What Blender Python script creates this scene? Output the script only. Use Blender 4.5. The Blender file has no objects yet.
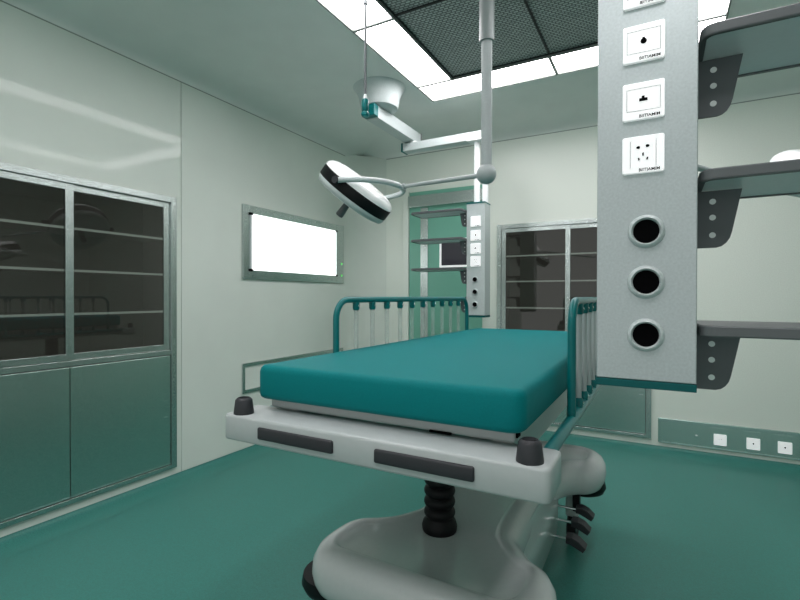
import bpy, bmesh, math
from mathutils import Vector, Matrix
from math import pi, sin, cos, radians as R
S = bpy.context.scene
COL = S.collection

# ------------------------------------------------------------------ materials
def lin(c):
    return tuple(((v / 255) / 12.92 if v / 255 <= .04045 else ((v / 255 + .055) / 1.055) ** 2.4) for v in c) + (1,)

def mat(name, rgb, rough=.5, metal=0., spec=.5, noise=0., nscale=60, bump=0., bscale=80, emit=None, strength=0.,
        coat=0., alpha=1., rvar=0., stretch=None):
    m = bpy.data.materials.new(name); m.use_nodes = True
    nt = m.node_tree; b = nt.nodes['Principled BSDF']
    col = lin(rgb)
    b.inputs['Base Color'].default_value = col
    b.inputs['Roughness'].default_value = rough
    b.inputs['Metallic'].default_value = metal
    b.inputs['Specular IOR Level'].default_value = spec
    b.inputs['Coat Weight'].default_value = coat
    b.inputs['Coat Roughness'].default_value = .05
    b.inputs['Alpha'].default_value = alpha
    if emit:
        b.inputs['Emission Color'].default_value = lin(emit)
        b.inputs['Emission Strength'].default_value = strength
    tc = nt.nodes.new('ShaderNodeTexCoord')
    mp = nt.nodes.new('ShaderNodeMapping'); nt.links.new(tc.outputs['Object'], mp.inputs['Vector'])
    if stretch: mp.inputs['Scale'].default_value = stretch
    n = nt.nodes.new('ShaderNodeTexNoise'); n.inputs['Scale'].default_value = nscale
    n.inputs['Detail'].default_value = 3
    nt.links.new(mp.outputs['Vector'], n.inputs['Vector'])
    if noise or not (bump or rvar):
        k = noise if noise else .015
        mr = nt.nodes.new('ShaderNodeMapRange')
        mr.inputs['From Min'].default_value = .3; mr.inputs['From Max'].default_value = .7
        mr.inputs['To Min'].default_value = 1 - k; mr.inputs['To Max'].default_value = 1 + k
        nt.links.new(n.outputs['Fac'], mr.inputs['Value'])
        vm = nt.nodes.new('ShaderNodeVectorMath'); vm.operation = 'SCALE'
        vm.inputs[0].default_value = col[:3]
        nt.links.new(mr.outputs['Result'], vm.inputs['Scale'])
        nt.links.new(vm.outputs['Vector'], b.inputs['Base Color'])
    if rvar:
        mr = nt.nodes.new('ShaderNodeMapRange')
        mr.inputs['From Min'].default_value = .3; mr.inputs['From Max'].default_value = .7
        mr.inputs['To Min'].default_value = max(rough - rvar, 0); mr.inputs['To Max'].default_value = rough + rvar
        nt.links.new(n.outputs['Fac'], mr.inputs['Value'])
        nt.links.new(mr.outputs['Result'], b.inputs['Roughness'])
    if bump:
        n2 = nt.nodes.new('ShaderNodeTexNoise'); n2.inputs['Scale'].default_value = bscale
        n2.inputs['Detail'].default_value = 2
        nt.links.new(mp.outputs['Vector'], n2.inputs['Vector'])
        bp = nt.nodes.new('ShaderNodeBump'); bp.inputs['Strength'].default_value = bump
        bp.inputs['Distance'].default_value = .002
        nt.links.new(n2.outputs['Fac'], bp.inputs['Height'])
        nt.links.new(bp.outputs['Normal'], b.inputs['Normal'])
    return m

M = {}
M['wall'] = mat('wall_panel', (212, 220, 212), rough=.06, spec=.13, noise=.02, nscale=3)
M['wall2'] = mat('wall_panel_back', (222, 229, 220), rough=.3, spec=.3, noise=.05, nscale=140)
M['ceil'] = mat('ceiling_paint', (222, 226, 222), rough=.7, spec=.2, noise=.02, nscale=5)
M['gap'] = mat('seam_gap', (140, 150, 143), rough=.8)
M['floor'] = mat('vinyl_floor', (58, 124, 115), rough=.42, spec=.35, noise=.17, nscale=170, rvar=.05)
M['steel'] = mat('stainless_steel', (192, 202, 199), rough=.24, metal=1, noise=.26, nscale=210, bump=.6, bscale=260)
M['steelp'] = mat('stainless_sheet', (182, 204, 198), rough=.27, metal=1, noise=.16, nscale=210, bump=.5, bscale=260)
M['steeld'] = mat('stainless_edge', (225, 232, 230), rough=.15, metal=1)
M['alu'] = mat('anodised_aluminium', (176, 186, 186), rough=.42, metal=.55, noise=.07, nscale=180)
M['alu2'] = mat('grey_lacquer', (186, 196, 195), rough=.35, spec=.5, noise=.05, nscale=120)
M['white'] = mat('white_plastic', (172, 179, 178), rough=.32, spec=.4)
M['base'] = mat('grey_white_plastic_cover', (184, 189, 188), rough=.22, spec=.4, coat=.15)
M['plate'] = mat('socket_white', (250, 252, 252), rough=.3, emit=(255, 255, 255), strength=.28)  # faint self-glow added to whiten the plates and the door's window frame
M['lampw'] = mat('lamp_white', (245, 248, 247), rough=.25, spec=.5)
M['black'] = mat('black_rubber', (15, 16, 18), rough=.5, spec=.2)
M['dark'] = mat('charcoal_plastic', (48, 50, 53), rough=.5, spec=.3)
M['hole'] = mat('socket_hole', (5, 5, 6), rough=.9, spec=.05)
M['dgrey'] = mat('dark_grey_metal', (88, 93, 94), rough=.45, spec=.4)
M['mgrey'] = mat('bracket_grey', (90, 96, 98), rough=.5, spec=.4)
M['under'] = mat('shelf_underside', (214, 224, 224), rough=.4, spec=.4)
M['teal'] = mat('teal_enamel', (0, 104, 104), rough=.3, spec=.3)
M['sleeve'] = mat('sleeve_grey', (128, 139, 137), rough=.35, spec=.5)
M['tealcap'] = mat('teal_cap', (0, 84, 84), rough=.4, spec=.2)  # darker copy of the teal enamel; shade on the column's foot painted in
M['matt'] = mat('teal_vinyl_mattress', (0, 112, 114), rough=.6, spec=.12, bump=.25, bscale=420, noise=.05, nscale=200)
M['door'] = mat('teal_door', (112, 172, 152), rough=.35, spec=.4, noise=.06, nscale=200)
M['inside'] = mat('cabinet_interior', (100, 101, 97), rough=.7, spec=.2, emit=(62, 62, 59), strength=.7)  # low glow added to lift the dark interior; no lamp inside
M['pane_dark'] = mat('window_dark', (62, 60, 68), rough=.08, spec=.5)
M['shelfe'] = mat('shelf_front_edge', (215, 225, 222), rough=.35, spec=.5, emit=(200, 215, 210), strength=.45)  # glow added to brighten the edge strips behind the glass; not lamps
M['holew'] = mat('drilled_hole', (235, 240, 238), rough=.6)
M['lens'] = mat('lamp_lens', (190, 200, 200), rough=.12, spec=.6)
M['light'] = mat('light_diffuser', (255, 255, 255), rough=.5, emit=(255, 249, 252), strength=11.3)
M['screen'] = mat('viewer_screen', (255, 255, 255), rough=.3, emit=(255, 255, 255), strength=1.6)
M['led'] = mat('green_led', (120, 230, 120), rough=.3, emit=(110, 220, 120), strength=.5)
M['frame'] = mat('light_frame', (120, 126, 122), rough=.4)
M['pole'] = mat('pole_grey', (160, 169, 168), rough=.5, spec=.4, noise=.04, nscale=150)
M['fdark'] = mat('grille_edge', (28, 30, 30), rough=.6)

def glass(name, rgb, transp, rough=.03, spec=.9):
    m = bpy.data.materials.new(name); m.use_nodes = True
    nt = m.node_tree; nt.nodes.remove(nt.nodes['Principled BSDF']); out = nt.nodes['Material Output']
    t = nt.nodes.new('ShaderNodeBsdfTransparent'); t.inputs['Color'].default_value = lin(rgb)
    g = nt.nodes.new('ShaderNodeBsdfGlossy'); g.inputs['Roughness'].default_value = rough
    g.inputs['Color'].default_value = (1, 1, 1, 1)
    fr = nt.nodes.new('ShaderNodeFresnel'); fr.inputs['IOR'].default_value = spec
    x = nt.nodes.new('ShaderNodeMixShader')
    nt.links.new(fr.outputs['Fac'], x.inputs['Fac']); nt.links.new(t.outputs[0], x.inputs[1]); nt.links.new(g.outputs[0], x.inputs[2])
    nt.links.new(x.outputs[0], out.inputs['Surface'])
    return m
M['glass'] = glass('smoked_glass', (205, 206, 202), 0, .02, 1.5)
M['rod'] = mat('clear_acrylic', (178, 190, 184), rough=.3, spec=.3, alpha=.28)

def grille_mat():
    m = bpy.data.materials.new('perforated_grille'); m.use_nodes = True
    nt = m.node_tree; b = nt.nodes['Principled BSDF']; b.inputs['Roughness'].default_value = .55
    b.inputs['Metallic'].default_value = .1
    tc = nt.nodes.new('ShaderNodeTexCoord')
    br = nt.nodes.new('ShaderNodeTexBrick')
    br.inputs['Color1'].default_value = lin((158, 168, 165)); br.inputs['Color2'].default_value = lin((182, 192, 189))
    br.inputs['Mortar'].default_value = lin((92, 100, 98))
    br.inputs['Scale'].default_value = 1; br.inputs['Brick Width'].default_value = .034
    br.inputs['Row Height'].default_value = .021; br.inputs['Mortar Size'].default_value = .0045
    nt.links.new(tc.outputs['Object'], br.inputs['Vector'])
    nt.links.new(br.outputs['Color'], b.inputs['Base Color'])
    bp = nt.nodes.new('ShaderNodeBump'); bp.inputs['Strength'].default_value = .6; bp.inputs['Distance'].default_value = .004
    nt.links.new(br.outputs['Fac'], bp.inputs['Height']); bp.invert = True
    nt.links.new(bp.outputs['Normal'], b.inputs['Normal'])
    return m
M['grille'] = grille_mat()

# ------------------------------------------------------------------ mesh builder
class MB:
    def __init__(s, xf=None): s.bm = bmesh.new(); s.xf = xf; s.smooth = False
    def _new(s, before):
        return [v for v in s.bm.verts if v not in before]
    def box(s, x0, x1, y0, y1, z0, z1, bev=0., seg=2):
        t = bmesh.new()
        vs = [t.verts.new((x, y, z)) for z in (z0, z1) for y in (y0, y1) for x in (x0, x1)]
        for f in ((0, 2, 3, 1), (4, 5, 7, 6), (0, 1, 5, 4), (2, 6, 7, 3), (0, 4, 6, 2), (1, 3, 7, 5)):
            t.faces.new([vs[i] for i in f])
        if bev:
            bmesh.ops.bevel(t, geom=t.edges[:], offset=bev, segments=seg, profile=.5, affect='EDGES')
        s._merge(t); return s
    def _merge(s, t):
        bmesh.ops.recalc_face_normals(t, faces=t.faces[:])
        me = bpy.data.meshes.new('tmp'); t.to_mesh(me); t.free()
        s.bm.from_mesh(me); bpy.data.meshes.remove(me)
    def tube(s, pts, r, n=12, cap=True):
        pts = [Vector(p) for p in pts]; t = bmesh.new(); rings = []
        rs = r if isinstance(r, (list, tuple)) else [r] * len(pts)
        prev = None
        for i, p in enumerate(pts):
            a = pts[min(i + 1, len(pts) - 1)] - pts[max(i - 1, 0)]; a.normalize()
            if prev is None:
                up = Vector((0, 0, 1)) if abs(a.z) < .9 else Vector((1, 0, 0))
                e1 = a.cross(up).normalized()
            else:
                e1 = (prev - a * prev.dot(a)).normalized()
            prev = e1; e2 = a.cross(e1)
            rings.append([t.verts.new(p + (e1 * cos(2 * pi * k / n) + e2 * sin(2 * pi * k / n)) * rs[i]) for k in range(n)])
        for a, b in zip(rings, rings[1:]):
            for k in range(n): t.faces.new((a[k], a[(k + 1) % n], b[(k + 1) % n], b[k]))
        if cap: t.faces.new(rings[0]); t.faces.new(rings[-1])
        s._merge(t); return s
    def lathe(s, prof, c=(0, 0, 0), n=32, axis='z'):
        t = bmesh.new(); rings = []
        def P(r, z, a):
            if axis == 'z': return Vector((c[0] + r * cos(a), c[1] + r * sin(a), c[2] + z))
            if axis == 'y': return Vector((c[0] + r * cos(a), c[1] + z, c[2] + r * sin(a)))
            return Vector((c[0] + z, c[1] + r * cos(a), c[2] + r * sin(a)))
        for r, z in prof:
            if r < 1e-6: rings.append([t.verts.new(P(0, z, 0))])
            else: rings.append([t.verts.new(P(r, z, 2 * pi * k / n)) for k in range(n)])
        for a, b in zip(rings, rings[1:]):
            if len(a) == 1 and len(b) == 1: continue
            for k in range(n):
                if len(a) == 1: t.faces.new((a[0], b[k], b[(k + 1) % n]))
                elif len(b) == 1: t.faces.new((a[k], a[(k + 1) % n], b[0]))
                else: t.faces.new((a[k], a[(k + 1) % n], b[(k + 1) % n], b[k]))
        if len(rings[0]) > 1: t.faces.new(rings[0])
        if len(rings[-1]) > 1: t.faces.new(rings[-1])
        s._merge(t); return s
    def cyl(s, c, r, z0, z1, n=24, axis='z', bev=0.):
        if bev:
            return s.lathe([(0, z0), (r - bev, z0), (r, z0 + bev), (r, z1 - bev), (r - bev, z1), (0, z1)], c, n, axis)
        return s.lathe([(0, z0), (r, z0), (r, z1), (0, z1)], c, n, axis)
    def prism(s, poly, a0, a1, axis='y', bev=0.):
        # poly in the two other axes; extruded along axis
        t = bmesh.new()
        def P(p, a):
            return {'y': (p[0], a, p[1]), 'z': (p[0], p[1], a), 'x': (a, p[0], p[1])}[axis]
        A = [t.verts.new(P(p, a0)) for p in poly]; B = [t.verts.new(P(p, a1)) for p in poly]
        n = len(poly)
        t.faces.new(A); t.faces.new(B)
        for k in range(n): t.faces.new((A[k], A[(k + 1) % n], B[(k + 1) % n], B[k]))
        if bev:
            es = [e for e in t.edges if (e.verts[0] in A) == (e.verts[1] in A)]
            bmesh.ops.bevel(t, geom=es, offset=bev, segments=2, profile=.5, affect='EDGES')
        s._merge(t); return s
    def loft(s, loops):
        t = bmesh.new(); rr = [[t.verts.new(p) for p in L] for L in loops]
        n = len(rr[0])
        for a, b in zip(rr, rr[1:]):
            for k in range(n): t.faces.new((a[k], a[(k + 1) % n], b[(k + 1) % n], b[k]))
        t.faces.new(rr[0]); f = t.faces.new(rr[-1])
        bmesh.ops.triangulate(t, faces=[g for g in t.faces if len(g.verts) > 4])
        s._merge(t); return s
    def strip(s, prof_a, prof_b):
        t = bmesh.new()
        A = [t.verts.new(p) for p in prof_a]; B = [t.verts.new(p) for p in prof_b]
        for k in range(len(A) - 1): t.faces.new((A[k], A[k + 1], B[k + 1], B[k]))
        s._merge(t); return s
    def build(s, name, m, parent=None, smooth=False, ang=35):
        if s.xf is not None: s.bm.transform(s.xf)
        off = Vector((0, 0, 0))
        q = parent
        while q is not None: off += q.location; q = q.parent
        bmesh.ops.translate(s.bm, verts=s.bm.verts[:], vec=-off)
        if smooth:
            for f in s.bm.faces: f.smooth = True
            for e in s.bm.edges:
                if len(e.link_faces) == 2 and e.calc_face_angle(0) > R(ang): e.smooth = False
        me = bpy.data.meshes.new(name); s.bm.to_mesh(me); s.bm.free()
        me.materials.append(M[m] if isinstance(m, str) else m)
        o = bpy.data.objects.new(name, me); COL.objects.link(o)
        if parent is not None: o.parent = parent
        return o

def split_build(mb, name, m, parent, smooth=False, ang=35):
    # one object for each loose piece
    bm = mb.bm; bm.verts.index_update(); bm.verts.ensure_lookup_table(); seen = set(); groups = []
    for v0 in bm.verts:
        if v0.index in seen: continue
        st = [v0]; seen.add(v0.index); g = []
        while st:
            q = st.pop(); g.append(q.index)
            for e in q.link_edges:
                w_ = e.other_vert(q)
                if w_.index not in seen: seen.add(w_.index); st.append(w_)
        groups.append(set(g))
    out = []
    for g in groups:
        c = MB(mb.xf); c.bm.free(); c.bm = bm.copy()
        c.bm.verts.index_update(); c.bm.verts.ensure_lookup_table()
        bmesh.ops.delete(c.bm, geom=[v for v in c.bm.verts if v.index not in g], context='VERTS')
        out.append(c.build(name, m, parent, smooth, ang))
    return out

def thing(name, label, cat, loc, group=None):
    o = bpy.data.objects.new(name, None); COL.objects.link(o)
    o.location = loc; o.empty_display_size = .1
    o['label'] = label; o['category'] = cat
    if group: o['group'] = group
    return o
def tag(o, label, cat, group=None):
    o['label'] = label; o['category'] = cat
    if group: o['group'] = group
    return o
def struct(o): o['kind'] = 'structure'; return o

def text_mesh(name, body, size, loc, parent, m='hole'):
    # text standing in an XZ plane, facing -Y
    cu = bpy.data.curves.new('t', 'FONT'); cu.body = body; cu.size = size; cu.extrude = .0002; cu.offset = .00015 * size / .01
    cu.align_x = 'RIGHT'
    to = bpy.data.objects.new('t', cu); COL.objects.link(to)
    bpy.context.view_layer.update()
    me = bpy.data.meshes.new_from_object(to.evaluated_get(bpy.context.evaluated_depsgraph_get()))
    bpy.data.objects.remove(to)
    bm = bmesh.new(); bm.from_mesh(me)
    bm.transform(Matrix.Translation(loc) @ Matrix.Rotation(pi / 2, 4, 'X'))
    mb = MB(); mb.bm.free(); mb.bm = bm
    return mb.build(name, m, parent)

def chaikin(P, it=2):
    for _ in range(it):
        Q = []
        for a, b in zip(P, P[1:] + P[:1]):
            Q.append((a[0] * .75 + b[0] * .25, a[1] * .75 + b[1] * .25)); Q.append((a[0] * .25 + b[0] * .75, a[1] * .25 + b[1] * .75))
        P = Q
    return P
def inset(P, d):
    n = len(P); out = []
    for i in range(n):
        a = Vector(P[i - 1]); b = Vector(P[(i + 1) % n]); t = (b - a).normalized()
        out.append((P[i][0] - t.y * d, P[i][1] + t.x * d))   # ccw outline: left normal is inward
    return out
def rrect(x0, x1, y0, y1, r, n=6):
    P = []
    for cx, cy, a in ((x1 - r, y0 + r, -90), (x1 - r, y1 - r, 0), (x0 + r, y1 - r, 90), (x0 + r, y0 + r, 180)):
        for k in range(n + 1):
            t = R(a + 90 * k / n); P.append((cx + r * cos(t), cy + r * sin(t)))
    return P

# ------------------------------------------------------------------ room
XL, XR, YB, YN, ZF, ZC, ZS = -3.1, 2.7, 4.7, -2.4, -.05, 3.0, 2.88
T = .42
CB = (.815, 2.228, .052, 2.016)     # left cabinet opening y0,y1,z0,z1
BB = (-1.442, -.048, .055, 2.03)    # back cabinet opening x0,x1,z0,z1
TOPZ = 3.1
G = .003
b = MB()
b.box(XL - T, XL, YN - T, CB[0], ZF - .1, ZS).box(XL - T, XL, CB[0], 2.281 - G, CB[3], ZS).box(XL - T, XL, CB[0], CB[1], ZF - .1, CB[2])
b.box(XL - T, XL, CB[1], 2.281 - G, ZF - .1, CB[3]).box(XL - T, XL, 2.281 + G, YB + T, ZF - .1, ZS)
struct(b.build('wall_left', 'wall'))
b = MB()
b.box(XL, BB[0], YB, YB + T, ZF - .1, ZS).box(BB[0], BB[1], YB, YB + T, BB[3], ZS).box(BB[0], BB[1], YB, YB + T, ZF - .1, BB[2])
b.box(BB[1], XR + T, YB, YB + T, ZF - .1, ZS)
struct(b.build('wall_back', 'wall2'))
struct(MB().box(XR, XR + T, YN - T, YB, ZF - .1, ZS).build('wall_right', 'wall'))
struct(MB().box(XL - .02, XR + .02, YN - .02, YB + .02, ZF - .1, ZF).build('floor', 'floor'))

# ceiling slab with the opening for light ring and air grille
LX0, LX1, LY0, LY1 = -1.727, .36, -.56, 3.74      # outer ring
GX0, GX1, GY0, GY1 = -1.417, .05, -.25, 3.43      # grille
b = MB()
W0, W1, V0, V1 = XL - T, XR + T, YN - T, YB + T
b.box(W0, LX0, V0, V1, ZC, TOPZ).box(LX1, W1, V0, V1, ZC, TOPZ).box(LX0, LX1, V0, LY0, ZC, TOPZ).box(LX0, LX1, LY1, V1, ZC, TOPZ)
struct(b.build('ceiling', 'ceil'))

# cove between wall and ceiling + seam line; skirting cove on the floor
def cove(side, zc, zs, w, n=14):
    pts = []
    for k in range(n + 1):
        t = pi / 2 * k / n
        pts.append((w * (1 - sin(t)), zs + (zc - zs) * (1 - cos(t))))   # distance from wall, z : from ceiling edge back to wall
    return pts
def cove_strip(prof, side, m, name):
    A = []; B = []
    for d, z in prof:
        if side == 'left': A.append((XL + d, YN + d, z)); B.append((XL + d, YB - d, z))
        if side == 'right': A.append((XR - d, YN + d, z)); B.append((XR - d, YB - d, z))
        if side == 'back': A.append((XL + d, YB - d, z)); B.append((XR - d, YB - d, z))
        if side == 'front': A.append((XL + d, YN + d, z)); B.append((XR - d, YN + d, z))
    o = MB().strip(A, B).build(name, m, smooth=True)
    return struct(o)
up = [(.46 * (1 - sin(pi / 2 * k / 14)), ZS + (ZC - ZS) * cos(pi / 2 * k / 14) ** 1.0) for k in range(15)]
up = [(d, z) for d, z in up]
up = [(.46 * (1 - cos(pi / 2 * k / 14)), ZS + .008 + (ZC - ZS - .008) * sin(pi / 2 * k / 14)) for k in range(15)]
lo = [(.17 * (1 - cos(pi / 2 * k / 10)), 0 + (ZF + .001) * sin(pi / 2 * k / 10)) for k in range(11)]
lo = [(.004, 0)] + [(d + .004, z) for d, z in lo]
for i, sd in enumerate(('left', 'back', 'right')):
    cove_strip(up, sd, 'ceil' if sd != 'back' else 'ceil', 'trim_%d' % (i + 1))
    cove_strip(lo, sd, 'floor', 'baseboard_' + sd)
b = MB()
b.box(XL - .01, XL + .0004, YN, YB, ZS, ZS + .008).box(XL, XR, YB - .0004, YB + .01, ZS, ZS + .008).box(XR - .0004, XR + .01, YN, YB, ZS, ZS + .008)
b.box(XL - .02, XL - .012, 2.27, 2.29, ZF, ZS)
struct(b.build('trim_5', 'gap'))

RC = .34
pa = [(XL + .0005 + RC * (1 - cos(pi / 2 * k / 16)), YB - .0005 - RC * (1 - sin(pi / 2 * k / 16))) for k in range(17)]
struct(MB().strip([(x, y, 0) for x, y in pa], [(x, y, 2.93) for x, y in pa]).build('trim_6', 'wall', smooth=True))

# ------------------------------------------------------------------ ceiling: grille panels and light panels
GN = 4
gdx = (GX1 - GX0) / 2; gdy = (GY1 - GY0) / GN
k = 0
for j in range(GN):
    for i in range(2):
        x0 = GX0 + i * gdx; y0 = GY0 + j * gdy
        side = ('left', 'right')[i]
        row = ('nearest the camera and overhead', 'second from the near end', 'second from the back wall', 'nearest the back wall')[j]
        t = thing('air_grille', 'grey perforated air panel, %s column, %s' % (side, row), 'ceiling grille', (x0 + gdx / 2, y0 + gdy / 2, ZC + .02), 'perforated air panels inside the ceiling light ring')
        MB().box(x0 + .005, x0 + gdx - .005, y0 + .005, y0 + gdy - .005, ZC + .018, ZC + .03).build('perforated_sheet', 'grille', t)
        MB().box(x0, x0 + .006, y0, y0 + gdy, ZC + .008, ZC + .05).box(x0 + gdx - .006, x0 + gdx, y0, y0 + gdy, ZC + .008, ZC + .05) \
            .box(x0, x0 + gdx, y0, y0 + .006, ZC + .008, ZC + .05).box(x0, x0 + gdx, y0 + gdy - .006, y0 + gdy, ZC + .008, ZC + .05).build('edge_frame', 'fdark', t)
def light(x0, x1, y0, y1, where):
    t = thing('ceiling_light', 'white ceiling light, ' + where, 'ceiling light', ((x0 + x1) / 2, (y0 + y1) / 2, ZC), 'light panels forming the ring round the ceiling grille')
    MB().box(x0 + .009, x1 - .009, y0 + .006, y1 - .006, ZC + .004, ZC + .012).build('diffuser', 'light', t)
    e = .011; zb = ZC - .007
    MB().box(x0, x0 + e, y0, y1, zb, ZC + .05).box(x1 - e, x1, y0, y1, zb, ZC + .05) \
        .box(x0 + e, x1 - e, y0, y0 + e, zb, ZC + .05).box(x0 + e, x1 - e, y1 - e, y1, zb, ZC + .05).build('frame', 'frame', t)
xm = (LX0 + LX1) / 2
light(LX0, xm, GY1, LY1, 'left half of the strip behind the air grille')
light(xm, LX1, GY1, LY1, 'right half of the strip behind the air grille')
light(LX0, xm, LY0, GY0, 'left half of the strip overhead at the near end')
light(xm, LX1, LY0, GY0, 'right half of the strip overhead at the near end')
ordl = ('nearest the viewer', 'second from the near end', 'second from the back strip', 'adjoining the back strip')
sl = (GY1 - GY0) / 4
for j in range(4):
    light(LX0, GX0, GY0 + j * sl, GY0 + (j + 1) * sl, 'strip left of the grille, ' + ordl[j])
    light(GX1, LX1, GY0 + j * sl, GY0 + (j + 1) * sl, 'strip right of the grille, ' + ordl[j])

# ------------------------------------------------------------------ wall cabinets (built in a local frame: u along wall, w out of wall)
def cabinet(root, W, mull, z0, z1, place):
    """W: (u0,u1); place(u0,u1,w0,w1,z0,z1,mb,bev) adds a box"""
    u0, u1 = W
    def B(mb, a0, a1, w0, w1, c0, c1, bev=0.): place(mb, a0, a1, w0, w1, c0, c1, bev)
    # carcass in the wall
    b = MB(); D = -.36
    g = .004
    B(b, u0 + g, u1 - g, D, D + .01, z0 + g, z1 - g); B(b, u0 + g, u0 + .02, D, -.012, z0 + g, z1 - g); B(b, u1 - .02, u1 - g, D, -.012, z0 + g, z1 - g)
    B(b, u0 + g, u1 - g, D, -.012, z1 - .02, z1 - g); B(b, u0 + g, u1 - g, D, -.012, z0 + g, z0 + .02); B(b, u0 + g, u1 - g, D, -.012, .90, .92)
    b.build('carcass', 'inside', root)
    # outer frame
    f = .042
    b = MB()
    B(b, u0, u0 + f, -.01, .022, z0, z1, .002); B(b, u1 - f, u1, -.01, .022, z0, z1, .002)
    B(b, u0 + f, u1 - f, -.01, .022, z1 - f, z1, .002); B(b, u0 + f, u1 - f, -.01, .022, z0, z0 + .03, .002)
    B(b, u0 + f, u1 - f, -.01, .014, .878, .912, .002)
    b.build('frame', 'steel', root)
    iu0, iu1 = u0 + f, u1 - f
    # sliding glass doors
    gz0, gz1 = .915, z1 - f - .002
    st = .045
    for (a0, a1, w) in ((iu0 + .002, mull + st / 2, .004), (mull - st / 2, iu1 - .002, -.006)):
        d = MB()
        B(d, a0, a0 + st, w - .008, w + .008, gz0, gz1, .0015); B(d, a1 - st, a1, w - .008, w + .008, gz0, gz1, .0015)
        B(d, a0 + st, a1 - st, w - .008, w + .008, gz1 - .038, gz1, .0015); B(d, a0 + st, a1 - st, w - .008, w + .008, gz0, gz0 + .038, .0015)
        do = d.build('glass_door', 'steel', root)
        p = MB(); B(p, a0 + st - .004, a1 - st + .004, w - .002, w + .002, gz0 + .034, gz1 - .034); p.build('glass_pane', 'glass', do)
    # lower sheet doors
    for (a0, a1) in ((iu0 + .003, mull - .0025), (mull + .0025, iu1 - .003)):
        d = MB(); B(d, a0, a1, -.008, .012, z0 + .034, .872, .003); do = d.build('sheet_steel_door', 'steelp', root)
        e = MB(); B(e, a0 + .002, a1 - .002, .0125, .0155, z0 + .036, z0 + .042); e.build('bottom_lip', 'steeld', do)
        if a0 > mull:
            e = MB()
            for zz in (.433, .548): B(e, a1 - .055, a1 - .03, .0125, .0165, zz - .004, zz + .004, .001)
            split_build(e, 'lock_catch', 'steeld', do)
    # shelves
    for zz in (1.19, 1.455, 1.712):
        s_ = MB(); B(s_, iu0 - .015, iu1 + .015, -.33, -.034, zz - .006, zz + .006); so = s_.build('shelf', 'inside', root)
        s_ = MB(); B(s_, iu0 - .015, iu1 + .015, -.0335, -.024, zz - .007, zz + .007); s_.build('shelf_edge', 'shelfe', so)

def pl_left(mb, a0, a1, w0, w1, c0, c1, bev): mb.box(XL + w0, XL + w1, a0, a1, c0, c1, bev)
def pl_back(mb, a0, a1, w0, w1, c0, c1, bev): mb.box(a0, a1, YB - w1, YB - w0, c0, c1, bev)
cl = thing('wall_cabinet', 'stainless steel wall cabinet with smoked glass doors, set in the left wall', 'cabinet', (XL, 1.52, 0), 'built-in stainless instrument cabinets')
cabinet(cl, (CB[0], CB[1]), 1.521, CB[2], CB[3], pl_left)
cb = thing('wall_cabinet', 'stainless steel wall cabinet with smoked glass doors, set in the back wall behind the bed', 'cabinet', (-.745, YB, 0), 'built-in stainless instrument cabinets')
cabinet(cb, (BB[0], BB[1]), -.755, BB[2], BB[3], pl_back)

# ------------------------------------------------------------------ film viewer on the left wall
v = thing('film_viewer', 'lit white X-ray film viewer in a stainless frame on the left wall', 'light box', (XL, 3.58, 1.45))
y0, y1, z0, z1 = 2.855, 4.31, 1.45, 2.084
sy0, sy1, sz0, sz1 = 2.962, 4.173, 1.531, 2.008
b = MB()
b.box(XL, XL + .022, y0, sy0 - .04, z0, z1, .002).box(XL, XL + .022, sy1, y1, z0, z1, .002).box(XL, XL + .022, sy0 - .04, sy1, sz1 + .008, z1, .002).box(XL, XL + .022, sy0 - .04, sy1, z0, sz0 - .004, .002)
b.build('frame', 'steel', v)
MB().box(XL + .001, XL + .012, sy0 - .002, sy1, sz0 - .004, sz1 + .006).build('screen', 'screen', v)
MB().cyl((XL + .016, sy0 - .02, 0), .012, sz0 - .01, sz1 + .01, 14).build('clip_roller', 'alu2', v, True)
b = MB()
for zz in (sz0 - .004, sz1 + .004):
    b.box(XL + .004, XL + .034, sy0 - .042, sy0 - .004, zz - .011, zz + .011, .004)
    b.box(XL + .01, XL + .028, sy1 - .004, sy1 + .014, zz - .009, zz + .009, .003)
split_build(b, 'corner_clip', 'hole', v)
for zz in (1.532, 1.661):
    MB().cyl((XL + .022, 4.265, zz), .013, -.001, .004, 14, 'x').build('indicator_light', 'led', v)

# rectangular air return frame low on the left wall
b = MB(); y0, y1, z0, z1, f = 2.855, 4.31, .472, .728, .028
b.box(XL, XL + .016, y0, y0 + f, z0, z1, .003).box(XL, XL + .016, y1 - f, y1, z0, z1, .003).box(XL, XL + .016, y0 + f, y1 - f, z0, z0 + f, .003).box(XL, XL + .016, y0 + f, y1 - f, z1 - f, z1, .003)
v = thing('wall_vent', 'low stainless framed panel on the left wall beyond the bed corner', 'wall panel', (XL, 3.58, .472))
b.build('frame', 'steel', v)
MB().box(XL, XL + .004, y0 + f, y1 - f, z0 + f, z1 - f).build('cover_panel', 'wall', v)

# ------------------------------------------------------------------ sliding door in the back wall
d = MB().box(-2.445, -1.60, YB - .03, YB - .002, ZF + .01, 2.46, .003).build('door_1', 'door'); struct(d)
MB().box(-2.52, -2.45, YB - .045, YB - .001, .0, 2.47, .003).build('door_jamb', 'wall2', d)
MB().box(-2.44, -1.55, YB - .075, YB - .03, 2.285, 2.41, .004).build('track_cover', 'steel', d)
MB().box(-2.30, -2.21, YB - .042, YB - .03, ZF + .03, 2.275, .003).build('pull_strip', 'steel', d)
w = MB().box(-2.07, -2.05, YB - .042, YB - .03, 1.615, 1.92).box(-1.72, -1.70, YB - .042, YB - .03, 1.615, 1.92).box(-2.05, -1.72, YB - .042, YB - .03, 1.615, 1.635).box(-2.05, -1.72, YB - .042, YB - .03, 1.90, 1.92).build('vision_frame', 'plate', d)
MB().box(-2.05, -1.72, YB - .036, YB - .03, 1.635, 1.90).build('vision_pane', 'pane_dark', w)

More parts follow.
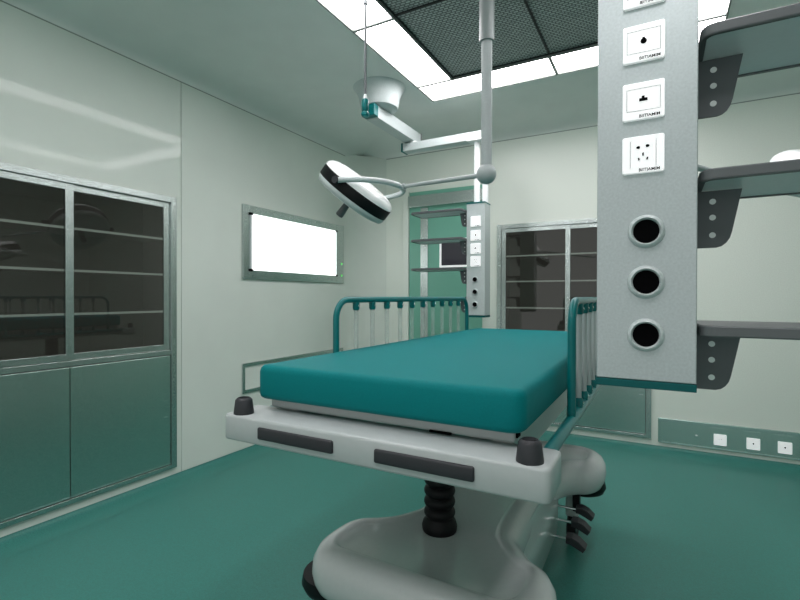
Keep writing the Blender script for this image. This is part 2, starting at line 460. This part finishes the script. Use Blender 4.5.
# ------------------------------------------------------------------ socket plates (facing -Y)
def plate(parent, cx, yf, cz, w, h, kind, txt=True):
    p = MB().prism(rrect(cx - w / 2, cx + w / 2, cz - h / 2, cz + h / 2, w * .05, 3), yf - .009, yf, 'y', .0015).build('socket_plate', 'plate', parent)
    y = yf - .009
    if kind == 'five':
        a, c, e = w * .31, h * .37, h * .37
    else:
        a, c, e = w * .40, h * .30, h * .30
    l = w * .0065
    zc = cz + h * (.03 if kind != 'five' else .02)
    b = MB()
    b.box(cx - a, cx - a + l * 1.6, y - .0006, y, zc - c, zc + c).box(cx + a - l * 1.6, cx + a, y - .0006, y, zc - c, zc + c)
    if kind != 'five':
        b.box(cx - a, cx + a, y - .0006, y, zc + c - l, zc + c).box(cx - a, cx + a, y - .0006, y, zc - c, zc - c + l)
    split_build(b, 'cover_outline', 'mgrey', p) if kind == 'five' else b.build('cover_outline', 'mgrey', p)
    b = MB(); u = w / 100
    if kind == 'round':
        b.cyl((cx, y, zc), 7.5 * u, -.001, .0, 16, 'y').box(cx - 3 * u, cx + 3 * u, y - .001, y, zc + 5 * u, zc + 10 * u)
    elif kind == 'rj':
        b.box(cx - 10 * u, cx + 10 * u, y - .001, y, zc - 5 * u, zc + 3 * u).box(cx - 4 * u, cx + 3 * u, y - .001, y, zc + 3 * u, zc + 9 * u)
    elif kind == 'five':
        for dx, dz, ang in ((-11, 17, 20), (10, 19, -20)):
            b.cyl((cx + dx * u, y, zc + dz * u), 4 * u, -.001, 0, 12, 'y')
            b.box(cx + (dx - (5 if dx < 0 else 0)) * u, cx + (dx + (5 if dx > 0 else 0)) * u, y - .001, y, zc + (dz - 2.6) * u, zc + (dz + 2.6) * u)
        b.box(cx - 2 * u, cx + 2 * u, y - .001, y, zc - 6 * u, zc + 2 * u)
        for sx in (-1, 1):
            t = [(cx + sx * 13 * u, zc - 10 * u), (cx + sx * 9 * u, zc - 11 * u), (cx + sx * 7 * u, zc - 17 * u), (cx + sx * 11 * u, zc - 18 * u)]
            b.prism(t if sx < 0 else t[::-1], y - .001, y, 'y')
    elif kind == 'twin':
        for dx in (-9, 9): b.cyl((cx + dx * u, y, zc + 4 * u), 4 * u, -.001, 0, 12, 'y')
    b.build('socket_opening', 'hole', p)
    if txt:
        text_mesh('lettering', 'BIITIAMIM', w * .115, (cx + w * .40, y - .0004, cz - h * .455), p)
    return p

# service panel low on the back wall
sp = thing('service_panel', 'long stainless floor-level panel with white sockets on the back wall at right', 'socket panel', (.6, YB, .03))
MB().box(.004, 1.9, YB - .014, YB - .001, .035, .247, .002).build('backing_sheet', 'steelp', sp)
MB().box(.004, 1.9, YB - .02, YB - .014, .236, .245).build('top_lip', 'steeld', sp)
MB().box(.03, 1.9, YB - .02, YB - .014, .036, .045).build('bottom_lip', 'steeld', sp)
for k, xx in enumerate((.455, .677, .878, 1.08, 1.28)):
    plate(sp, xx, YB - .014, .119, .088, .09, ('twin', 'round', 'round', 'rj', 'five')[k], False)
    MB().box(xx - .07, xx + .05, YB - .0165, YB - .014, .212, .216).build('label_slot', 'steeld', sp)
MB().lathe([(0, -.006), (.011, -.004), (.014, 0)], (.29, YB - .014, .125), 14, 'y').build('earth_stud', 'steeld', sp, True)

# ------------------------------------------------------------------ medical pendants
def pendant(root, cm, x0, x1, yf, yb, zb, zt, plates, px, pw, ports, rp, pxp, shelves, sdir, sx0, sx1, sy0, sy1, by, bw, bh, th, hr):
    col = MB().prism([(x0, zb + .018), (x1, zb + .018), (x1, zt - .012), (x0, zt - .012)], yf, yb, 'y', .002).build('column', cm, root)
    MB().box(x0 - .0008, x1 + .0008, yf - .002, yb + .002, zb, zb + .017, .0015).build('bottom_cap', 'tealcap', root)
    MB().box(x0 - .002, x1 + .002, yf - .003, yb + .002, zt - .012, zt, .0015).build('top_cap', 'teal', root)
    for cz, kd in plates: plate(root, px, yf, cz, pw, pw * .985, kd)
    for cz in ports:
        o = MB().lathe([(rp * .70, -.001), (rp * .72, -.008), (rp * .80, -.013), (rp * .92, -.011), (rp, -.003), (rp, .001)], (pxp, yf, cz), 36, 'y').build('gas_port', 'alu2', root, True, 60)
        MB().cyl((pxp, yf, cz), rp * .72, -.004, -.0008, 32, 'y').build('port_opening', 'hole', o)
    for sz in shelves:
        r = .03 * (1 if sx1 - sx0 > 0 else 1)
        P = rrect(min(sx0, sx1), max(sx0, sx1), sy0, sy1, r, 6)
        b = MB().loft([[(p[0], p[1], sz) for p in inset(P, .011)]] and
                      [[(p[0], p[1], sz + .006) for p in inset(P, .012)], [(p[0], p[1], sz) for p in inset(P, .011)], [(p[0], p[1], sz) for p in inset(P, .0015)],
                       [(p[0], p[1], sz + .003) for p in P], [(p[0], p[1], sz + th - .003) for p in P], [(p[0], p[1], sz + th) for p in inset(P, .003)]])
        s_ = b.build('shelf', 'dgrey', root)
        Q = inset(P, .0125)
        MB().prism(Q, sz + .003, sz + .0058, 'z').build('underside_panel', 'under', s_)
        xe = x1 if sdir > 0 else x0
        q = []
        pts = [(0, 0), (bw, 0), (bw * .80, -bh * .74), (bw * .76, -bh * .84), (bw * .69, -bh * .92), (bw * .60, -bh * .975), (bw * .48, -bh), (0, -bh)]
        q = [(xe + sdir * a, sz + c) for a, c in pts]
        if sdir > 0: q = q[::-1]
        br = MB().prism(q, by - .004, by + .004, 'y').build('shelf_bracket', 'mgrey', root)
        b = MB()
        for c in (.19, .47, .78): b.cyl((xe + sdir * bw * .4, by - .004, sz - bh * c), hr, -.0012, .0002, 16, 'y')
        split_build(b, 'bracket_hole', 'holew', br)

# near pendant (right foreground)
pn = thing('ceiling_pendant', 'large brushed grey medical pendant column with sockets and three gas ports, right foreground', 'medical pendant', (-.03, 1.3, 1.093), 'ceiling-hung medical pendants')
pendant(pn, 'alu', -.1275, .0735, 1.2, 1.41, 1.093, 2.16, [(1.996, 'rj'), (1.872, 'round'), (1.742, 'rj'), (1.621, 'five')], -.0315, .0845,
        [1.448, 1.334, 1.2145], .0375, -.0245, [1.861, 1.551, 1.215], 1, .078, .62, 1.2, 1.475, 1.335, .095, .134, .024, .0068)
split_build(MB().cyl((-.07, 1.305, 0), .022, 2.16, 2.66, 20).cyl((.015, 1.305, 0), .022, 2.16, 2.66, 20), 'drop_pole', 'alu2', pn, True)
MB().box(-.13, .9, 1.255, 1.355, 2.66, 2.76, .006).build('arm', 'alu2', pn)
MB().box(-.14, -.13, 1.252, 1.358, 2.655, 2.765, .002).build('end_cap', 'teal', pn)
MB().lathe([(0, 2.76), (.1, 2.76), (.17, 2.83), (.2, 2.93), (.24, 3.0)], (.82, 1.305, 0), 40).build('ceiling_mount', 'lampw', pn, True)

# far pendant
pf = thing('ceiling_pendant', 'smaller far medical pendant with glass-grey shelves, hanging in front of the teal door', 'medical pendant', (-1.34, 3.82, 1.13), 'ceiling-hung medical pendants')
pendant(pf, 'alu2', -1.418, -1.258, 3.75, 3.89, 1.128, 2.09, [(1.928, 'blank'), (1.811, 'round'), (1.702, 'rj'), (1.595, 'five')], -1.3365, .087,
        [1.444, 1.34, 1.235], .028, -1.3425, [2.012, 1.775, 1.525, 1.28], -1, -1.422, -1.90, 3.64, 3.88, 3.79, .075, .115, .02, .005)
split_build(MB().cyl((-1.355, 3.83, 0), .026, 2.09, 2.62, 20).cyl((-1.285, 3.84, 0), .026, 2.09, 2.62, 20), 'drop_pole', 'lampw', pf, True)
MB().box(-1.43, -1.26, 3.77, 3.9, 2.615, 2.63, .003).build('pole_flange', 'lampw', pf)
MB().box(-2.06, -1.265, 3.80, 3.9, 2.63, 2.70, .004).build('lower_arm', 'alu2', pf)
split_build(MB().box(-2.075, -2.06, 3.797, 3.903, 2.626, 2.705, .002).box(-1.265, -1.255, 3.797, 3.903, 2.626, 2.705, .002), 'lower_arm_cap', 'teal', pf)
MB().cyl((-1.97, 3.85, 0), .035, 2.70, 2.72, 24).build('swivel_joint', 'lampw', pf, True)
MB().box(-2.06, -1.95, 3.19, 3.955, 2.715, 2.817, .004).build('upper_arm', 'alu2', pf)
MB().box(-2.064, -1.946, 3.125, 3.19, 2.72, 2.812, .006).build('upper_arm_cap', 'teal', pf)
MB().box(-2.064, -1.946, 3.955, 3.967, 2.712, 2.82, .002).build('upper_arm_end', 'dgrey', pf)
MB().lathe([(0, 2.817), (.12, 2.817), (.15, 2.83), (.158, 2.86), (.168, 2.92), (.19, 2.97), (.215, 3.0)], (-2.005, 3.30, 0), 48).build('ceiling_mount', 'alu2', pf, True)

# hanging rod with teal clamp
hr_ = thing('hanging_rod', 'thin steel rod hanging from the ceiling with a teal clamp at its lower end', 'ceiling rod', (-1.485, 2.288, 2.36))
MB().tube([(-1.485, 2.288, 2.45), (-1.485, 2.288, 3.0)], .0075, 10).build('rod', 'mgrey', hr_, True)
MB().lathe([(0, 2.975), (.013, 2.98), (.014, 2.995), (.014, 3.0)], (-1.485, 2.288, 0), 16).build('top_knob', 'mgrey', hr_, True)
MB().lathe([(.004, 2.52), (.006, 2.47), (.011, 2.45), (.011, 2.435)], (-1.485, 2.288, 0), 14).build('collar', 'lampw', hr_, True)
MB().lathe([(0, 2.366), (.014, 2.368), (.02, 2.38), (.020, 2.43), (.016, 2.437), (0, 2.438)], (-1.485, 2.288, 0), 20).lathe([(0, 2.335), (.018, 2.337), (.024, 2.345), (.024, 2.355), (.015, 2.366), (0, 2.366)], (-1.485, 2.288, 0), 20).build('clamp', 'teal', hr_, True)

# ------------------------------------------------------------------ twin surgical lamp
cf, yaw, pit, rol = 470.8, .50164, -.00714, .00183
FW = Vector((-sin(yaw) * cos(pit), cos(yaw) * cos(pit), sin(pit)))
RT = Vector((cos(yaw), sin(yaw), 0)); UP = Vector((0, 0, 1)); HF = Vector((-sin(yaw), cos(yaw), 0))
def lamp_mount(px, py, bz, label):
    t = thing('surgical_lamp', label, 'operating lamp', (px, py, bz), 'round-headed ceiling surgical lamps')
    MB().cyl((px, py, 0), .0245, bz, 2.62, 24).build('pole', 'pole', t, True)
    MB().lathe([(.026, 2.452), (.034, 2.452), (.034, 2.996), (.026, 2.996)], (px, py, 0), 28).build('sleeve', 'sleeve', t, True)
    MB().lathe([(.035, 2.93), (.07, 2.95), (.12, 2.985), (.12, 3.004), (.035, 3.004)], (px, py, 0), 36).build('ceiling_plate', 'pole', t, True)
    MB().lathe([(0, -.045)] + [(.045 * cos(R(a)), .045 * sin(R(a))) for a in range(-75, 90, 15)] + [(0, .045)], (px, py, bz), 28).build('ball_joint', 'pole', t, True, 80)
    return t
def head(lp, center, n, sgn, k=1.):
    """n: direction of the back of the head; yoke axis horizontal and square to n; sgn: which side the hub is on"""
    c = Vector(center); n = n.normalized()
    a = UP.cross(n).normalized()               # horizontal pivot axis
    x = a; y = n.cross(x)
    X = Matrix.Translation(c) @ Matrix((x, y, n)).transposed().to_4x4() @ Matrix.Scale(k, 4)
    hd = MB(X).lathe([(0, .078), (.10, .077), (.165, .074), (.169, .069), (.174, .073), (.205, .068), (.232, .056), (.248, .040), (.253, .026), (.253, .022), (.20, .022), (0, .022)], n=64).build('lamp_head', 'lampw', lp, True, 50)
    MB(X).lathe([(.252, .024), (.2545, .020), (.2545, -.042), (.252, -.046)], n=64).build('black_band', 'black', hd, True, 50)
    MB(X).lathe([(.253, -.045), (.2535, -.058), (.243, -.080), (.225, -.086), (.218, -.082), (0, -.076), (0, -.045)], n=64).build('lower_rim', 'alu2', hd, True, 50)
    MB(X).lathe([(0, -.086), (.21, -.083), (.216, -.078), (0, -.077)], n=48).build('lens', 'lens', hd, True, 50)
    MB(X).lathe([(0, -.205), (.022, -.204), (.026, -.196), (.022, -.12), (.027, -.084), (0, -.084)], n=20).build('handle', 'dgrey', hd, True)
    h = UP.cross(a).normalized()
    if h.dot(RT) * sgn < 0: h = -h
    RY = .285 * k
    pts = []
    for j in range(25):
        t = pi * j / 24
        pts.append(c + a * RY * cos(t) * (1 if True else 1) + h * RY * 1.05 * sin(t) + n * 0)
    pts = [c + a * .258] + [p for p in pts] + [c - a * .258]
    yk = MB().tube(pts[1:-1], .017 * k, 12).build('yoke', 'alu2', lp, True)
    b = MB()
    for s in (1, -1): b.tube([c + a * s * .250 * k, c + a * s * .305 * k], .021 * k, 16)
    split_build(b, 'pivot_knob', 'dark', yk, True)
    return c + h * RY * 1.05
cam = Vector((0, 0, 1.3))
def at(u, v, d):
    return cam + (FW * cf + RT * (u - 400) - (RT.cross(FW)) * (v - 300)) * (d / cf)
lp = lamp_mount(-.685, 2.06, 1.855, 'ceiling surgical lamp with tilted white head and black band, left of its slim grey pole')
h1 = head(lp, at(357, 190.5, 2.82), RT * .60 + UP * .755 - HF * .22, 1, .93)
e1 = Vector((-.685, 2.06, 1.853))
MB().tube([h1, h1.lerp(e1, .06), h1.lerp(e1, .061), e1], [.017, .017, .011, .011], 14).build('arm', 'pole', lp, True)
lp2 = lamp_mount(-.04, 2.06, 1.852, 'second round surgical lamp, half hidden behind the shelves of the large pendant at right')
h2 = head(lp2, at(851, 172, 1.9), RT * .02 + UP * .93 - HF * .36, -1, 1.08)
e2 = Vector((-.04, 2.06, 1.855))
MB().tube([h2, e2], .0125, 14).build('arm', 'pole', lp2, True)

# ------------------------------------------------------------------ operating bed
bed = thing('hospital_bed', 'raised operating bed with teal mattress and teal side rails on a grey moulded base', 'bed', (-.66, 2.0, ZF))
BX = -.658
# mattress
P = rrect(-1.085, -.262, 1.05, 3.04, .04, 6)
L = []
for z, d in ((.986, .03), (.988, .012), (.994, .003), (1.004, 0), (1.070, 0), (1.081, .004), (1.088, .011), (1.090, .022)):
    L.append([(p[0], p[1], z) for p in inset(P, d)])
MB().loft(L).build('mattress', 'matt', bed, True, 50)
# deck and frame
b = MB().box(-1.055, -.292, 1.09, 3.02, .957, .988, .006).build('deck', 'white', bed)
split_build(MB().box(-1.02, -.96, 1.10, 3.0, .885, .957, .006).box(-.355, -.30, 1.10, 3.0, .885, .957, .006), 'side_frame', 'white', bed)
MB().box(-.90, -.42, 1.30, 2.8, .89, .955, .01).build('lift_frame', 'base', bed)
split_build(MB().box(-.51, -.45, 1.085, 1.0905, .956, .961).box(-.30, -.287, 1.10, 1.125, .968, .988), 'hinge_gap', 'hole', bed)
for (ya, yb_, sg) in ((.968, 1.112, -1), (3.03, 3.172, 1)):
    b = MB()
    PP = rrect(-1.128, -.188, ya, yb_, .018, 5)
    b.loft([[(p[0], p[1], z) for p in inset(PP, d)] for z, d in ((.879, .006), (.881, .002), (.886, 0), (.945, 0), (.951, .002), (.953, .006))])
    bp = b.build('end_bumper', 'white', bed, True, 50)
    yo = ya if sg < 0 else yb_
    for xa, xb in ((-.984, -.724), (-.600, -.346)):
        MB().box(xa, xb, yo - .008 if sg < 0 else yo - .004, yo + .004 if sg < 0 else yo + .008, .899, .933, .0055, 3).build('buffer_strip', 'dark', bp, True, 50)
    for xx in (-1.078, -.236):
        MB().lathe([(0, .952), (.029, .952), (.029, .957), (.0245, .993), (.021, .997), (.017, 1.0), (.015, .992), (0, .992)], (xx, (ya + .034 if sg < 0 else yb_ - .034), 0), 28).build('rubber_socket', 'dark', bp, True, 40)
# side rails
for xx in (-1.09, -.225):
    y0, y1, zt, zl = 1.475, 2.89, 1.287, .932
    pts = [(xx, y0, zl)]
    for k in range(9):
        t = R(180 - 90 * k / 8); pts.append((xx, y0 + .075 + .075 * cos(t), zt - .075 + .075 * sin(t)))
    for k in range(9):
        t = R(90 - 90 * k / 8); pts.append((xx, y1 - .075 + .075 * cos(t), zt - .075 + .075 * sin(t)))
    pts.append((xx, y1, zl))
    rl = MB().tube(pts, .0125, 14).build('side_rail', 'teal', bed, True)
    MB().tube([(xx, 1.10, zl), (xx, 3.04, zl)], .0165, 16).build('lower_bar', 'teal', rl, True)
    for k in range(10):
        y = 1.612 + .1255 * k
        MB().tube([(xx, y, zl + .015), (xx, y, zt - .012)], .0095, 12).build('baluster', 'rod' if xx < -1 else 'white', rl, True)
        split_build(MB().lathe([(0, zt - .043), (.0115, zt - .043), (.0145, zt - .036), (.0145, zt - .008), (0, zt - .008)], (xx, y, 0), 14) \
            .lathe([(0, zl + .012), (.0145, zl + .012), (.0145, zl + .036), (.0115, zl + .043), (0, zl + .043)], (xx, y, 0), 14), 'rail_clamp', 'teal', rl, True)
        split_build(MB().lathe([(0, -.003), (.004, -.002), (.005, 0)], (xx + .0150, y, zt - .025), 10, 'x').lathe([(0, .003), (.004, .002), (.005, 0)], (xx + .0145, y, zt - .025), 10, 'x').lathe([(0, .003), (.004, .002), (.005, 0)], (xx + .0145, y, zl + .026), 10, 'x'), 'clamp_screw', 'steeld', rl, True)
# lift columns (bellows)
for (cx, cy) in ((-.708, 1.60), (-.66, 2.55)):
    pr = [(0, .43), (.060, .43), (.064, .44), (.0655, .455), (.060, .472), (.050, .484)]
    z = .484
    while z < .86:
        for k in range(1, 7):
            t = pi * k / 7; pr.append((.0455 + .0125 * sin(t) ** .7, z + .040 * k / 7))
        z += .040; pr.append((.0455, z))
    pr += [(.045, .90), (0, .90)]
    MB().lathe(pr, (cx, cy, 0), 36).build('bellows', 'black', bed, True, 70)
# moulded base
def tip(cx, cy, rx, ry, a0, a1, n=14, e=.82):
    out = []
    for k in range(n + 1):
        t = R(a0 + (a1 - a0) * k / n); c_, s_ = cos(t), sin(t)
        out.append((cx + rx * math.copysign(abs(c_) ** e, c_), cy + ry * math.copysign(abs(s_) ** e, s_)))
    return out
H = tip(-.42, 1.405, .165, .19, -90, 72) + [(-.405, 1.655), (-.435, 1.70), (-.445, 2.0), (-.44, 2.3), (-.41, 2.44)] + tip(-.42, 2.72, .182, .205, -72, 90) + \
    tip(-.89, 2.72, .182, .205, 90, 252) + [(-.90, 2.44), (-.87, 2.3), (-.865, 2.0), (-.875, 1.75), (-.90, 1.70), (-.935, 1.635)] + tip(-.918, 1.415, .165, .19, 112, 270)
H = chaikin(H, 2)
lay = [(.285, .03), (.295, .018), (.32, .006), (.35, 0), (.39, .004), (.42, .02), (.438, .045), (.446, .066), (.447, .078), (.440, .088), (.435, .098)]
MB().loft([[(p[0], p[1], z) for p in inset(H, d)] for z, d in lay]).build('base_cover', 'base', bed, True, 60)
H2 = [(-.87, 1.25), (-.45, 1.25), (-.425, 1.98), (-.44, 2.75), (-.87, 2.75), (-.88, 1.98)]
MB().loft([[(p[0], p[1], z) for p in inset(chaikin(H2, 3), d)] for z, d in ((.10, .03), (.12, .005), (.30, 0), (.40, .02))]).build('chassis_cover', 'base', bed, True, 60)
# castors
for (cx, cy, gx) in ((-.99, 1.38, -1.03), (-.335, 1.37, -.34), (-.41, 2.73, -.353), (-.98, 2.73, -.98)):
    sx = -1 if cx < BX else 1
    ct = MB().lathe([(0, .235), (.07, .235), (.102, .25), (.114, .275), (.108, .305), (0, .305)], (gx, cy, 0), 36).build('castor_guard', 'black', bed, True, 50)
    MB().box(cx - .035, cx + .035, cy - .02, cy + .045, .09, .245, .014).build('castor_fork', 'base', ct)
    MB().cyl((cx, cy + .02, ZF + .0755), .075, -.024, .024, 32, 'x', .008).build('castor_wheel', 'black', ct, True)
# pedals
pb = MB().box(-.385, -.35, 2.56, 2.61, .19, .34, .006).build('pedal_housing', 'black', bed)
for y, dz in ((2.25, -.012), (2.40, 0), (2.545, .006)):
    r = MB().tube([(-.46, y, .205 + dz), (-.345, y, .205 + dz)], .006, 10).build('pedal_rod', 'steeld', bed, True)
    q = [(-.362, .226), (-.335, .228), (-.305, .216), (-.276, .190), (-.288, .170), (-.312, .186), (-.338, .197), (-.362, .196)]
    MB().prism([(a, c + dz) for a, c in q], y - .029, y + .029, 'y', .003).build('foot_pedal', 'dark', r)

# ------------------------------------------------------------------ camera, world, colour
cd = bpy.data.cameras.new('camera'); co = bpy.data.objects.new('camera', cd); COL.objects.link(co)
cd.sensor_width = 36; cd.lens = 36 * cf / 800; cd.clip_start = .02
up_ = RT.cross(FW)
r2 = RT * cos(rol) + up_ * sin(rol); u2 = -RT * sin(rol) + up_ * cos(rol)
co.matrix_world = Matrix.Translation(cam) @ Matrix((r2, u2, -FW)).transposed().to_4x4()
S.camera = co
w = bpy.data.worlds.new('world'); S.world = w; w.use_nodes = True
w.node_tree.nodes['Background'].inputs[0].default_value = (.70, .71, .70, 1)
w.node_tree.nodes['Background'].inputs[1].default_value = 1.1
S.view_settings.view_transform = 'Standard'
S.view_settings.look = 'None'
S.view_settings.exposure = 0
S.cycles.max_bounces = 10; S.cycles.diffuse_bounces = 6; S.cycles.transparent_max_bounces = 12
S.cycles.sample_clamp_indirect = 6
